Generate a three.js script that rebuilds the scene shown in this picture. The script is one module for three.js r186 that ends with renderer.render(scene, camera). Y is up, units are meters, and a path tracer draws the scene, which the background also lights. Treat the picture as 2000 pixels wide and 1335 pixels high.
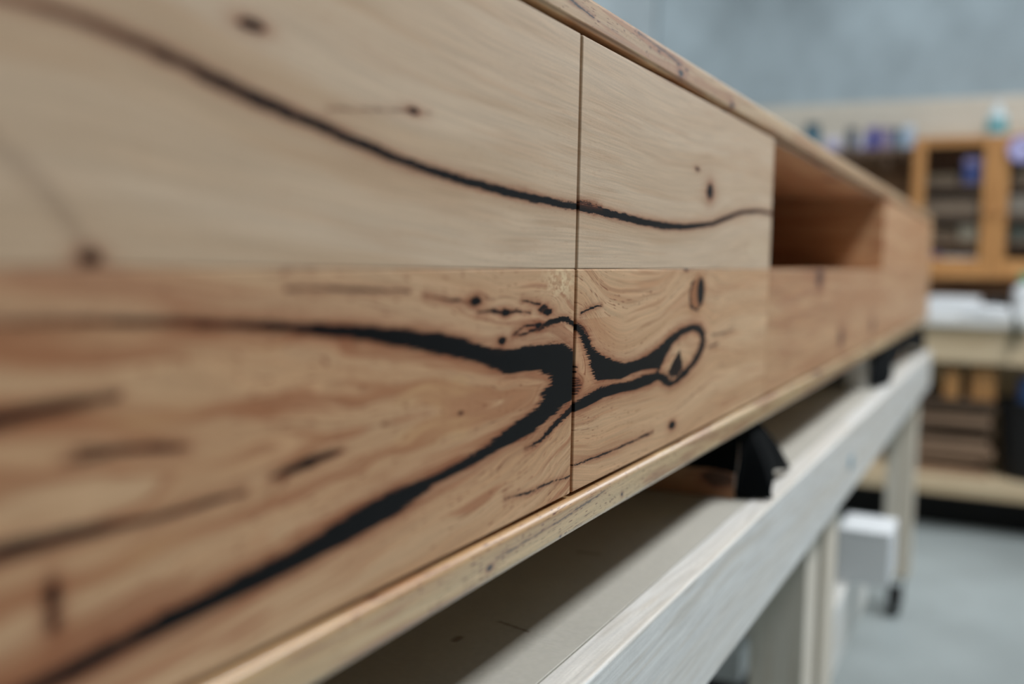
import * as THREE from 'three';
import { RoundedBoxGeometry } from 'three/addons/geometries/RoundedBoxGeometry.js';
import { RectAreaLightUniformsLib } from 'three/addons/lights/RectAreaLightUniformsLib.js';
import { mergeGeometries } from 'three/addons/utils/BufferGeometryUtils.js';

// ---------------------------------------------------------------- camera, exposure, light
const scene = new THREE.Scene();
scene.background = new THREE.Color(0.88, 0.94, 1.0);   // overcast sky, behind the high window
scene.backgroundIntensity = 4.0;
const camera = new THREE.PerspectiveCamera(2 * Math.atan(667.5 / 1944) * 180 / Math.PI, 2000 / 1335, 0.02, 60);
camera.position.set(-0.52306, 0.13374, 0.22310);
camera.up.set(0.06475, 0.99646, -0.05355);
camera.lookAt(-0.52306 + 0.89019, 0.13374 - 0.08193, 0.22310 - 0.44816);
camera.focus = 0.585;
camera.userData.fStop = 2.8;
const renderer = new THREE.WebGLRenderer();
renderer.toneMapping = THREE.LinearToneMapping;
renderer.toneMappingExposure = 0.86;
renderer.shadowMap.enabled = true;
RectAreaLightUniformsLib.init();

// ceiling panels: [x, z, length along x, width along z, intensity]
const PANELS = [
  [0.5, 1.25, 1.5, 0.55, 29], [2.3, 1.25, 1.5, 0.55, 29],
  [-1.2, -2.2, 1.5, 0.55, 5], [0.6, -2.2, 1.5, 0.55, 8], [2.6, -2.2, 1.5, 0.55, 14],
];
const CEIL = 2.7, FLOOR = -0.86;

// ---------------------------------------------------------------- noise
function rng(seed) { let s = seed >>> 0; return () => { s = (s + 0x6D2B79F5) >>> 0; let t = s; t = Math.imul(t ^ (t >>> 15), t | 1); t ^= t + Math.imul(t ^ (t >>> 7), t | 61); return ((t ^ (t >>> 14)) >>> 0) / 4294967296; }; }
const LAT = new Float32Array(65536); { const r = rng(7); for (let i = 0; i < 65536; i++) LAT[i] = r(); }
function noise(x, y) {
  const xi = Math.floor(x), yi = Math.floor(y); let fx = x - xi, fy = y - yi;
  fx = fx * fx * (3 - 2 * fx); fy = fy * fy * (3 - 2 * fy);
  const a = xi & 255, b = (xi + 1) & 255, c = (yi & 255) << 8, d = ((yi + 1) & 255) << 8;
  const p = LAT[c + a], q = LAT[c + b], r = LAT[d + a], s = LAT[d + b];
  return p + (q - p) * fx + (r - p + (p - q - r + s) * fx) * fy;
}
const fbm = (x, y) => 0.53 * noise(x, y) + 0.29 * noise(x * 2.03 + 17.3, y * 2.03 + 5.1) + 0.18 * noise(x * 4.1 + 3.7, y * 4.1 + 29.9);
const clamp = (v) => v < 0 ? 0 : v > 1 ? 1 : v;
const step = (a, b, v) => { v = clamp((v - a) / (b - a)); return v * v * (3 - 2 * v); };
const lerp = (a, b, t) => a + (b - a) * t;
const mix = (a, b, t) => [lerp(a[0], b[0], t), lerp(a[1], b[1], t), lerp(a[2], b[2], t)];

function texture(w, h, fn, wrap = THREE.MirroredRepeatWrapping, srgb = true) {
  const data = new Uint8Array(w * h * 4);
  for (let j = 0; j < h; j++) for (let i = 0; i < w; i++) {
    const c = fn((i + 0.5) / w, (j + 0.5) / h), k = (j * w + i) * 4;
    data[k] = Math.max(0, Math.min(255, c[0])); data[k + 1] = Math.max(0, Math.min(255, c[1])); data[k + 2] = Math.max(0, Math.min(255, c[2])); data[k + 3] = 255;
  }
  const t = new THREE.DataTexture(data, w, h, THREE.RGBAFormat);
  t.colorSpace = srgb ? THREE.SRGBColorSpace : THREE.NoColorSpace;
  t.wrapS = t.wrapT = wrap; t.magFilter = THREE.LinearFilter; t.minFilter = THREE.LinearMipmapLinearFilter; t.needsUpdate = true;
  return t;
}

// ---------------------------------------------------------------- distances to drawn figure of the wood
function lineDist(L, x, y) {               // [distance, half-width there]
  let best = 1e9, w = 0;
  for (let i = 0; i + 1 < L.length; i++) {
    const a = L[i], b = L[i + 1], dx = b[0] - a[0], dy = b[1] - a[1];
    let t = ((x - a[0]) * dx + (y - a[1]) * dy) / (dx * dx + dy * dy); t = t < 0 ? 0 : t > 1 ? 1 : t;
    const ex = x - a[0] - dx * t, ey = y - a[1] - dy * t, d = ex * ex + ey * ey;
    if (d < best) { best = d; w = lerp(a[2], b[2], t); }
  }
  return [Math.sqrt(best), w];
}
function polyDist(P, x, y) {               // signed, negative inside
  let best = 1e9, inside = false;
  for (let i = 0, j = P.length - 1; i < P.length; j = i++) {
    const a = P[j], b = P[i], dx = b[0] - a[0], dy = b[1] - a[1];
    let t = ((x - a[0]) * dx + (y - a[1]) * dy) / (dx * dx + dy * dy); t = t < 0 ? 0 : t > 1 ? 1 : t;
    const ex = x - a[0] - dx * t, ey = y - a[1] - dy * t, d = ex * ex + ey * ey;
    if (d < best) best = d;
    if ((a[1] > y) !== (b[1] > y) && x < (b[0] - a[0]) * (y - a[1]) / (b[1] - a[1]) + a[0]) inside = !inside;
  }
  return inside ? -Math.sqrt(best) : Math.sqrt(best);
}
function curve(L, x) {
  if (x <= L[0][0]) return L[0][1];
  for (let i = 0; i + 1 < L.length; i++) if (x <= L[i + 1][0]) { const t = (x - L[i][0]) / (L[i + 1][0] - L[i][0]); return lerp(L[i][1], L[i + 1][1], t * t * (3 - 2 * t) * 0.4 + t * 0.6); }
  return L[L.length - 1][1];
}
const box = (P, m) => [Math.min(...P.map((q) => q[0])) - m, Math.max(...P.map((q) => q[0])) + m, Math.min(...P.map((q) => q[1])) - m, Math.max(...P.map((q) => q[1])) + m];
const within = (b, x, y) => x > b[0] && x < b[1] && y > b[2] && y < b[3];

// resin veins, in metres on the front of the cabinet (x along it, y up; third number: half-width)
const veinUL = [[-.52, .199, .001], [-.34, .195, .001], [-.3253, .1939, .0015], [-.3051, .1909, .0019], [-.2864, .1874, .002], [-.2679, .1843, .0021], [-.2417, .1809, .0019], [-.2113, .1767, .0017], [-.1834, .1729, .0016], [-.1557, .1707, .0017], [-.1337, .1692, .0018], [-.1044, .1672, .0019], [-.0597, .1657, .0021], [-.031, .1648, .0019], [.003, .1642, .0017]];
const veinUR = [[-.002, .1646, .0017], [.0319, .1637, .0021], [.0573, .1628, .0022], [.1045, .1608, .0023], [.1584, .1598, .0022], [.2074, .161, .0019], [.2773, .1661, .0016], [.3247, .1732, .0017], [.3772, .1807, .0016], [.4364, .1847, .0014], [.51, .1857, .0013]];
const arch = [[-.0783, .0963, .0003], [-.0661, .0959, .0005], [-.0558, .0974, .0008], [-.0446, .0987, .0011], [-.0336, .1009, .0014], [-.0193, .1017, .0014], [-.0093, .1004, .0014], [.002, .0965, .0015]];
const branch = [[.002, .051, .0021], [-.0084, .0479, .0018], [-.0231, .0444, .0017], [-.0344, .0403, .0014], [-.0441, .0375, .0011], [-.053, .0364, .0006], [-.0622, .036, .0003]];
const tail = [[-.52, .118, .0005], [-.3611, .116, .0006], [-.3385, .115, .0008], [-.312, .1139, .0009], [-.287, .1121, .001]];
const loop = [[-.3041, .1137], [-.2914, .113], [-.2755, .1124], [-.2526, .111], [-.2106, .1078], [-.1745, .1041], [-.1532, .1016], [-.1293, .0979], [-.1069, .0929], [-.0859, .0892], [-.053, .0895], [-.035, .0893], [-.0136, .0876], [.0013, .0813], [.0029, .0557], [-.0138, .0533], [-.0328, .0485], [-.0508, .0438], [-.0637, .0425], [-.0918, .0403], [-.1192, .0372], [-.1436, .0358], [-.1605, .0331], [-.1802, .0284], [-.2138, .0252], [-.243, .023], [-.2685, .0216], [-.2978, .0204], [-.3229, .0195], [-.3395, .0181], [-.3533, .0175], [-.52, .015], [-.52, .017], [-.3577, .0213], [-.3495, .0226], [-.3339, .0238], [-.3106, .0261], [-.2836, .028], [-.2685, .0292], [-.2518, .03], [-.2339, .0324], [-.2139, .0359], [-.1924, .0389], [-.1733, .0388], [-.1517, .0394], [-.1276, .0416], [-.1052, .0445], [-.0827, .0497], [-.0624, .0535], [-.0495, .0557], [-.0413, .0594], [-.0441, .0636], [-.0317, .0661], [-.034, .0714], [-.0479, .076], [-.0634, .0769], [-.0838, .077], [-.0992, .0814], [-.1118, .0852], [-.1451, .0912], [-.1744, .0966], [-.2106, .1023], [-.2415, .1065], [-.2682, .1092], [-.2915, .1114]];
const armR = [[-.002, .0985], [.0064, .0976], [.0209, .0884], [.031, .0807], [.0447, .0759], [.0661, .071], [.0829, .0682], [.1064, .0687], [.1323, .0708], [.1552, .0749], [.1747, .0803], [.2054, .0851], [.2333, .0864], [.2577, .084], [.2689, .0776], [.27, .0688], [.2606, .0607], [.2413, .0536], [.2187, .0472], [.1957, .044], [.1785, .0431], [.1614, .0475], [.153, .0509], [.1299, .0493], [.105, .0488], [.0778, .0501], [.0465, .0504], [.0235, .0481], [-.002, .047], [-.002, .052], [.023, .0552], [.0401, .0571], [.0608, .0572], [.0906, .0558], [.1186, .0571], [.149, .0568], [.1488, .0594], [.1183, .061], [.0971, .0606], [.0771, .0588], [.0518, .061], [.0356, .0619], [.0304, .0652], [.0243, .0732], [.0174, .0813], [.0059, .0926], [-.002, .096]];
const eye = [[.1525, .0561], [.1568, .0594], [.1677, .0663], [.1838, .0745], [.2059, .0796], [.2339, .0816], [.2511, .079], [.2577, .0725], [.25, .0644], [.2339, .0571], [.222, .0537], [.209, .0521], [.2003, .049], [.1867, .0461], [.1779, .0485], [.1739, .0519]];
const midLoop = [[-.6, .121, 0], [-.34, .115, 0], [-.25, .109, 0], [-.17, .1, 0], [-.1, .087, 0], [-.04, .083, 0], [-.013, .073, 0], [-.02, .06, 0], [-.055, .048, 0], [-.12, .039, 0], [-.19, .033, 0], [-.28, .024, 0], [-.36, .019, 0], [-.6, .014, 0]];

// ---------------------------------------------------------------- timber colour
// t: place across the grain lines (m), x: along them (m)
function timber(t, x, y, P) {
  const warp = (fbm(x * 5 + P.seed, y * 24) - 0.5) * 0.010;
  const s = t + warp;
  const broad = fbm(s * P.bands + P.seed, x * 2.2), line = fbm(s * 330 + 9, x * 7 + P.seed), fine = noise(s * 1500, x * 30 + P.seed);
  let c = mix(P.light, P.dark, clamp(step(0.28, 0.74, broad) * 0.75 + (line - 0.5) * P.line));
  const red = step(0.56, 0.72, fbm(s * 190 + 31, x * 9 - P.seed)) * P.red;
  c = mix(c, P.streak, red);
  const k = 1 + (fine - 0.5) * 0.09 + (noise(s * 640 + 3, x * 16) - 0.5) * 0.08 * (P.lines ?? 1) + (noise(x * 900, y * 5200) - 0.5) * 0.05;
  const pore = step(0.80, 0.93, noise(s * 2300 + 50, x * 130)) * P.pore * step(0.35, 0.6, fbm(x * 9 + 40, s * 90));
  c = mix(c, P.poreColor, pore);
  return [c[0] * k, c[1] * k, c[2] * k];
}
const RESIN = [12, 12, 14];
const UPPER = { seed: 3.3, bands: 55, lines: 0.2, light: [214, 191, 165], dark: [201, 173, 143], streak: [190, 152, 119], poreColor: [160, 115, 84], line: 0.32, red: 0.22, pore: 0.15 };
const LOWER = { seed: 11.9, bands: 60, light: [218, 182, 144], dark: [198, 155, 117], streak: [168, 112, 80], poreColor: [122, 70, 46], line: 0.65, red: 0.65, pore: 0.7 };
const resinEdge = (x, y) => (fbm(x * 120, y * 1500) - 0.5) * 0.0032 + (noise(x * 700, y * 2600) - 0.5) * 0.0012;
function stain(c, cover, halo) {
  c = mix(c, [128, 70, 46], clamp(halo) * 0.72);
  return mix(c, RESIN, clamp(cover));
}
// fig: { lines: [...], cracks: [...], knots: [[x, y, rx, ry]], polys: [...] }
function figure(c, x, y, fig) {
  const e = resinEdge(x, y);
  for (const f of fig.lines) if (within(f.box, x, y)) {
    const [d, w] = lineDist(f.L, x, y), q = d - w + e * f.rag;
    const ink = f.ink * (f.fade ? lerp(f.fade[2], 1, step(f.fade[0], f.fade[1], x)) : 1);
    c = stain(c, step(0.0003, -0.0003, q) * ink, Math.exp(-Math.max(q, 0) / 0.0016) * 0.8 * f.ink);
  }
  for (const f of fig.polys) if (within(f.box, x, y)) {
    const xw = x + (noise(x * 40, y * 3100) - 0.5) * 0.010 * f.rag + (noise(x * 130 + 9, y * 5600) - 0.5) * 0.005 * f.rag, yw = y + e * 0.35;
    let q = polyDist(f.P, xw, yw);
    if (f.hole) { const h = polyDist(f.hole, xw, yw); q = Math.max(q, -h); }
    q += e * 0.25;
    const speck = noise(x * 2500, y * 2500) > 0.93 ? 0.9 : 1;
    c = stain(c, step(0.00035, -0.00045, q) * speck, Math.exp(-Math.max(q, 0) / 0.0034) * 0.9 * (0.55 + 0.9 * fbm(x * 60 + 3, y * 900)));
  }
  for (const k of fig.knots) {
    const dx = (x - k[0]) / k[2], dy = (y - k[1]) / k[3], r = Math.sqrt(dx * dx + dy * dy) + (fbm(x * 300, y * 900) - 0.5) * 0.9;
    if (r < 6) c = stain(c, step(1.15, 0.8, r) * (k[4] ?? 1), Math.exp(-Math.max(r - 1, 0) * 1.3) * 0.9);
  }
  return c;
}
const fl = (L, ink = 1, rag = 0.6) => ({ L, ink, rag, box: box(L, 0.012) });
const fp = (P, hole, rag = 1) => ({ P, hole, rag, box: box(P, 0.016) });
const ease = (x, y, knots) => {             // grain lines part round a knot
  let p = y;
  for (const k of knots) { const dx = (x - k[0]) / (k[2] * 3.2), dy = (y - k[1]) / (k[3] * 3), r = dx * dx + dy * dy; if (r < 6) p -= (y - k[1]) * 0.75 * Math.exp(-r); }
  return p;
};
const K_UL = [[-.3341, .1320, .0036, .0020], [-.2702, .2073, .0053, .0018], [-.1731, .1936, .0035, .0012]];
const K_UR = [[.2317, .2062, .0045, .0013], [.2695, .1916, .0085, .0058]];
const K_LL = [[-.1182, .1144, .0050, .0024], [-.0878, .108, .0042, .002], [-.0431, .1085, .0060, .0020], [-.0380, .1065, .0050, .0017], [-.0491, .0998, .0034, .0015], [-.0911, .0941, .0042, .0019], [-.3476, .0426, .0022, .0041], [-.3474, .0356, .0019, .0025], [-.1306, .0637, .0019, .0007]];
const K_LR = [[.2108, .1297, .0048, .0017], [.1876, .0133, .0070, .0029]];
const F_UL = { lines: [{ ...fl(veinUL, 1, 0.55), fade: [-0.345, -0.215, 0.5] }, fl([[-.2301, .1865, .0002], [-.1837, .1923, .0004], [-.1731, .1936, .0006], [-.1604, .1943, .0002]], 0.3), fl([[-.39, .180, .0024], [-.36, .1585, .0026], [-.3472, .1495, .0026], [-.3396, .1407, .0022], [-.3325, .133, .0014]], 0.09, 0.9)], polys: [], knots: K_UL };
const F_UR = { lines: [fl(veinUR, 1, 0.55), fl([[-.001, .1670, .0002], [.02, .1665, .0004], [.036, .1660, .0001]], 1), fl([[.003, .1675, .0002], [.016, .1676, .0003], [.028, .1671, .0001]], 1)], polys: [], knots: K_UR };
const F_LL = {
  lines: [fl(arch, 1, 0.7), fl(branch, 1, 0.9), fl(tail, 0.8, 0.8),
    fl([[-.2606, .0583, .0004], [-.2526, .0593, .0013], [-.2413, .0601, .0017], [-.2294, .0609, .001], [-.2207, .0611, .0002]], 1),
    fl([[-.1636, .1181, .0002], [-.1457, .1159, .0003], [-.1202, .114, .0007]]), fl([[-.1161, .1089, .0002], [-.1023, .1093, .0005], [-.0861, .1079, .0008], [-.0748, .108, .0006], [-.0593, .1069, .0002]]),
    fl([[-.0692, .1135, .0002], [-.0571, .1121, .0004], [-.0477, .1108, .0004]]), fl([[-.0852, .0145, .0003], [-.0587, .012, .0005], [-.0329, .0119, .0005], [-.0004, .0104, .0004]], 0.75),
    fl([[-.08, .0962, .0002], [-.0663, .1001, .0004], [-.0491, .1, .0005]]), fl([[-.2526, .1226, .0004], [-.2173, .1216, .0005], [-.1748, .12, .0003]], 0.55),
    fl([[-.50, .0905, .0022], [-.3617, .0920, .0020], [-.3438, .0932, .0017], [-.3253, .0936, .0007]], 0.85), fl([[-.50, .059, .0026], [-.3626, .0583, .0023], [-.3446, .0578, .0017], [-.3128, .0562, .0009], [-.2733, .0559, .0005]], 0.85),
    fl([[-.3392, .0804, .0006], [-.3125, .0772, .0011], [-.2983, .075, .0005]], 0.7), fl([[-.3441, .0778, .0004], [-.3237, .0779, .0009], [-.3025, .0752, .0005]], 0.7)],
  polys: [fp(loop, null, 1)], knots: K_LL,
};
const F_LR = {
  lines: [fl([[.0008, .0159, .0003], [.0338, .0151, .0004], [.0685, .0142, .0006], [.1172, .0144, .0005], [.144, .0147, .0004]], 0.85), fl([[.0075, .104, .0003], [.0197, .106, .0004], [.0407, .1077, .0002]]),
    fl([[.003, .0985, .0004], [.012, .0955, .0006], [.02, .090, .0004]], 0.8),
    ...[[.0735, .005], [.0705, .004], [.0668, .007], [.0652, .0095], [.0638, .011], [.0622, .0125], [.0606, .0105], [.0592, .008], [.0578, .006]].map(([y, l]) => fl([[0, y, .0005], [l * 0.6, y - .0002, .0004], [l, y - .0006, .0001]], 0.9, 0.3)),
    fl([[.29, .0745, .0008], [.33, .0742, .0010], [.36, .0752, .0007]], 0.35), fl([[.28, .0650, .0008], [.31, .0663, .0010]], 0.35)],
  polys: [fp(armR, eye, 0.7)], knots: K_LR,
};

function upperBoard(x, y, vein, fig) {
  const yv = curve(vein, x), d = y - yv, k = Math.exp(-Math.abs(d) / 0.06);
  let t = ease(x, y, fig.knots) - (yv - 0.165) * (0.25 + 0.75 * k);
  let c = timber(t, x, y, UPPER);
  if (x > 0.36) { const r = Math.hypot((x - 0.445) / 0.055, (y - 0.148) / 0.012); c = mix(c, [232, 214, 186], 0.5 * step(1.1, 0.2, Math.abs(Math.sin(r * 5)) * 0.5 + r * 0.6)); }
  return figure(c, x, y, fig);
}
function lowerLeft(x, y) {
  const [d] = lineDist(midLoop, x, y);
  const yA = x < -0.013 ? curve([[-.6, .121], [-.34, .115], [-.25, .109], [-.17, .1], [-.1, .087], [-.013, .073]], x) : 0.073;
  const yB = x < -0.013 ? curve([[-.6, .014], [-.36, .019], [-.28, .024], [-.19, .033], [-.12, .039], [-.055, .048], [-.013, .073]], x) : 0.073;
  const inside = y < yA && y > yB;
  const wob = (fbm(x * 14 + 5, y * 55) - 0.5) * (inside ? 0.020 : 0.007);
  let t = inside ? -d * 1.15 + wob : ease(x, y, K_LL) - y + (y > yA ? d : -d) + wob;
  let c = timber(t + (inside ? 0.4 : 0.9), x, y, LOWER);
  if (inside) {
    const p = step(0.48, 0.66, fbm(x * 8 + 2, t * 150 + 8)) * 0.6; c = mix(c, [170, 116, 82], p);
    const q = step(0.55, 0.75, fbm(x * 13 + 42, t * 70 + 3)) * 0.5; c = mix(c, [222, 184, 134], q);
  } else if (y > yA) c = mix(c, UPPER.light, 0.18);
  const b = Math.exp(-(((x + 0.022) / 0.020) ** 2 + ((y - 0.1225) / 0.0085) ** 2) * 0.9);   // burl beside the gap
  if (b > 0.05) {
    const n = fbm(x * 260, y * 420), m = noise(x * 1900, y * 700);
    c = mix(c, [236, 212, 172], b * step(0.40, 0.66, n));
    c = mix(c, [140, 74, 44], b * step(0.03, 0.0, Math.abs(n - 0.47)) * step(0.3, 0.6, m) * step(-0.018, -0.030, x));
  }
  return figure(c, x, y, F_LL);
}
function lowerRight(x, y) {
  const b = box(armR, 0.06), near = within(b, x, y), d = near ? Math.abs(polyDist(armR, x, y)) : 0.06;
  const mid = curve([[-.01, .075], [.04, .060], [.15, .056], [.21, .066], [.28, .068], [.5, .066]], x), k = Math.exp(-d / 0.022) * step(0.40, 0.27, x);
  const fall = x < 0.17 ? (y > mid ? -0.010 * Math.exp(-(((x - 0.075) / 0.06) ** 2)) * step(0.13, 0.08, y) : 0) : 0;
  let t = (y - mid) * (1 - k) + (y > mid ? d : -d) * k - fall + (fbm(x * 12, y * 40) - 0.5) * 0.006;
  const kd = [[.243, .1106, .0180, .0110]];
  t = t + (ease(x, y, [...K_LR, ...kd]) - y);
  let c = timber(t + 1.7, x, y, { ...LOWER, seed: 5.2, light: [219, 184, 147], dark: [203, 161, 123], line: 0.36, red: 0.3 });
  if (x < 0.1 && y > 0.055 && y < 0.1) c = mix(c, [190, 134, 96], 0.4 * step(0.1, 0.02, x));
  // two heart-shaped knots
  const r = Math.hypot((x - 0.243) / 0.0215, (y - 0.1106 - (x - 0.243) * 0.1) / 0.0132) + (fbm(x * 150, y * 500) - 0.5) * 0.35;
  if (r < 2.2) {
    c = mix(c, [150, 96, 62], Math.exp(-Math.max(r - 1, 0) * 4) * 0.55);
    c = mix(c, [164, 112, 78], step(1.0, 0.8, r) * 0.9);
    c = mix(c, RESIN, step(0.12, 0.05, Math.abs(r - 0.92)) * step(-0.2, 0.6, (0.245 - x) / 0.02 - (y - 0.112) / 0.02));
    c = mix(c, RESIN, step(0.55, 0.40, Math.hypot((x - 0.2525) / 0.0200, (y - 0.1118) / 0.0225)) * 0.95);
  }
  c = figure(c, x, y, F_LR);
  const h = Math.hypot((x - 0.1945 - (y - 0.058) * 0.6) / Math.max(0.002, 0.0235 - (y - 0.0520) * 1.30), (y - 0.0592) / 0.0112) + (fbm(x * 200, y * 700) - 0.5) * 0.4;
  return mix(c, mix(RESIN, [90, 46, 30], 0.25), step(1.05, 0.75, h));
}

const face = (x0, x1, y0, y1, fn, w = 2048, h = 560) => texture(w, h, (u, v) => fn(lerp(x0, x1, u), lerp(y0, y1, v)), THREE.ClampToEdgeWrapping);
const X0 = -0.520, L1 = 0.4975, L2 = 1.4483, L3 = 2.6102, H = 0.26, JOINT = 0.1294, GAP = 0.0018;
const plankTex = (P, len, high, w, h, extra) => texture(w, h, (u, v) => { const x = u * len, y = v * high; let c = timber(y + (fbm(x * 2 + P.seed, 3) - 0.5) * 0.02, x, y, P); return extra ? extra(c, x, y) : c; });

const RAIL = { seed: 21.4, bands: 110, light: [216, 186, 140], dark: [190, 148, 102], streak: [160, 104, 68], poreColor: [112, 66, 42], line: 0.7, red: 0.5, pore: 1 };
const baseFig = { lines: [fl([[-.10, -.0125, .0002], [-.03, -.0110, .0004], [.02, -.0085, .0004], [.05, -.0070, .0001]], 0.4)], polys: [], knots: [[.0751, -.016, .0016, .0012], [-.1063, -.0152, .0030, .0014], [-.0216, -.0205, .0010, .0008], [.7965, -.0030, .010, .0035, 0.5]] };
const topFig = { lines: [fl([[-.035, .2775, .0003], [-.0167, .2747, .0003], [.0164, .2725, .0002]], 0.9), fl([[.09, .2800, .0003], [.1142, .2791, .0004], [.1698, .2770, .0006], [.185, .2762, .0002]], 0.6)], polys: [], knots: [[.1827, .2700, .0052, .0022], [.176, .2752, .0032, .0010, 0.6], [.196, .2745, .0030, .0009, 0.5], [.3281, .2686, .006, .0026, 0.6], [.133, .276, .0022, .0008, 0.7]] };
const speckle = (c, x, y) => { const n = step(0.70, 0.8, fbm(x * 260, y * 700)) * step(0.5, 0.7, fbm(x * 22 + 7, y * 100)); return mix(c, [104, 66, 42], n * 0.75); };
const T = {
  base: texture(2048, 128, (u, v) => { const x = -0.55 + u * 1.6, y = -0.0236 + v * 0.0212; return figure(speckle(timber(y + 0.3 + (x * 0.006), x, y, RAIL), x, y), x, y, baseFig); }),
  top: texture(2048, 128, (u, v) => { const x = -0.55 + u * 1.6, y = 0.2646 + v * 0.0183; return figure(speckle(timber(y - x * 0.004, x, y, { ...RAIL, seed: 2.6, light: [208, 180, 142], dark: [184, 148, 110] }), x, y), x, y, topFig); }),
  hardwood: plankTex({ ...LOWER, seed: 8.8, light: [208, 168, 128], dark: [182, 132, 94], red: 0.4, pore: 0.4 }, 1, 0.3, 1024, 320, (c, x, y) => figure(c, x, y, { lines: [], polys: [], knots: [[0.16, 0.0700, .016, .0085, 0.5], [0.62, 0.18, .02, .012, 0.45], [0.82, .09, .018, .011, 0.4]] })),
  pine: plankTex({ seed: 41, bands: 38, light: [230, 232, 230], dark: [222, 219, 211], streak: [198, 188, 172], poreColor: [186, 172, 154], line: 0.3, red: 0.3, pore: 0.1 }, 1, 0.25, 1024, 256),
  ply: plankTex({ seed: 57, bands: 22, light: [214, 196, 164], dark: [196, 172, 136], streak: [178, 148, 110], poreColor: [170, 140, 105], line: 0.4, red: 0.3, pore: 0.1 }, 1, 0.5, 512, 256),
  oak: plankTex({ seed: 63, bands: 60, light: [202, 152, 96], dark: [172, 120, 68], streak: [146, 96, 52], poreColor: [130, 76, 32], line: 0.5, red: 0.4, pore: 0.3 }, 1, 0.3, 512, 256),
  dark: plankTex({ seed: 77, bands: 70, light: [134, 112, 92], dark: [96, 77, 62], streak: [68, 54, 44], poreColor: [50, 40, 33], line: 0.7, red: 0.5, pore: 0.4 }, 1, 0.3, 512, 256),
  mdf: texture(1024, 512, (u, v) => {           // 2 m x 1 m; z = -v
    const x = u * 2 - 0.6, z = -v; let k = 0.97 + (fbm(x * 7, z * 7) - 0.5) * 0.07 + (noise(x * 500, z * 500) - 0.5) * 0.05;
    let c = [186 * k, 184 * k, 174 * k];
    for (const [a, b, p, q, w] of [[.0366, -.0642, .0303, -.0408, .0012], [.2063, -.0803, .2081, -.0633, .0016], [-.0056, -.073, .0004, -.073, .0022], [.52, -.06, .56, -.05, .001]]) {
      const [d] = lineDist([[a, b, 0], [p, q, 0]], x, z); c = mix(c, [104, 92, 78], step(w * 1.6, w * 0.5, d) * 0.7);
    }
    return c;
  }),
  concrete: texture(1024, 1024, (u, v) => { const x = u * 3, y = v * 3, a = fbm(x * 2.2, y * 1.6), b = fbm(x * 9, y * 7), s = noise(x * 120, y * 120), st = step(0.6, 0.8, fbm(x * 5 + 9, y * 0.6)); const k = 0.90 + (a - 0.5) * 0.30 + (b - 0.5) * 0.12 + (s - 0.5) * 0.03 + st * 0.05; return [172 * k, 189 * k, 197 * k]; }),
  slab: texture(1024, 1024, (u, v) => { const x = u * 3, y = v * 3, a = fbm(x * 1.8, y * 1.8), b = fbm(x * 8, y * 8), s = noise(x * 160, y * 160); const k = 0.93 + (a - 0.5) * 0.22 + (b - 0.5) * 0.10 + (s - 0.5) * 0.04; return [176 * k, 187 * k, 188 * k]; }),
};
const std = (o) => new THREE.MeshStandardMaterial(o);
const M = {
  base: new THREE.MeshPhysicalMaterial({ map: T.base, roughness: 0.4, clearcoat: 1, clearcoatRoughness: 0.2 }), top: std({ map: T.top, roughness: 0.42 }),
  hardwood: std({ map: T.hardwood, roughness: 0.45 }),
  pine: std({ map: T.pine, roughness: 0.42 }), ply: std({ map: T.ply, roughness: 0.6 }), oak: std({ map: T.oak, roughness: 0.45 }), dark: std({ map: T.dark, roughness: 0.75 }), rawPine: std({ map: T.pine, color: new THREE.Color(0.95, 0.88, 0.78), roughness: 0.6 }), mdf: std({ map: T.mdf, roughness: 0.62 }),
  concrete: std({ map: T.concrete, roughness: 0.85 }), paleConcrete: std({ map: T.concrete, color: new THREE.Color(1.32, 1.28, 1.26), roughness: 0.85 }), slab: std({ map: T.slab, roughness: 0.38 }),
  shed: std({ color: 0x9a9d9b, roughness: 0.9 }), felt: new THREE.MeshPhysicalMaterial({ color: 0x06090b, roughness: 1, specularIntensity: 0.25 }),
  white: std({ color: 0xdfe3e6, roughness: 0.5 }), greyWhite: std({ color: 0xdfe4e7, roughness: 0.55 }), steel: std({ color: 0x9a9da0, metalness: 1, roughness: 0.35 }), rubber: std({ color: 0x15181a, roughness: 0.6 }), black: std({ color: 0x050506, roughness: 0.8 }),
  glass: new THREE.MeshPhysicalMaterial({ color: 0xffffff, transmission: 1, thickness: 0, roughness: 0.03, ior: 1.5 }),
  plain: (hex, roughness = 0.5) => std({ color: hex, roughness }),
};

// ---------------------------------------------------------------- builders
const taken = {};
const numbered = (n) => { const k = taken[n] = (taken[n] ?? -1) + 1; return k ? n + '_' + String(k).padStart(3, '0') : n; };
const where = new Map();
function thing(name, label, category, [x, y, z], group) {
  const o = new THREE.Group(); o.name = numbered(name); o.position.set(x, y, z); scene.add(o);
  o.userData = { label, category }; if (group) o.userData.group = group;
  where.set(o, [x, y, z]); return o;
}
function tag(o, label, category, group) { o.userData = { label, category }; if (group) o.userData.group = group; return o; }
const origin = (p) => { let a = [0, 0, 0]; for (let q = p; q && q !== scene; q = q.parent) a = [a[0] + q.position.x, a[1] + q.position.y, a[2] + q.position.z]; return a; };
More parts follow.
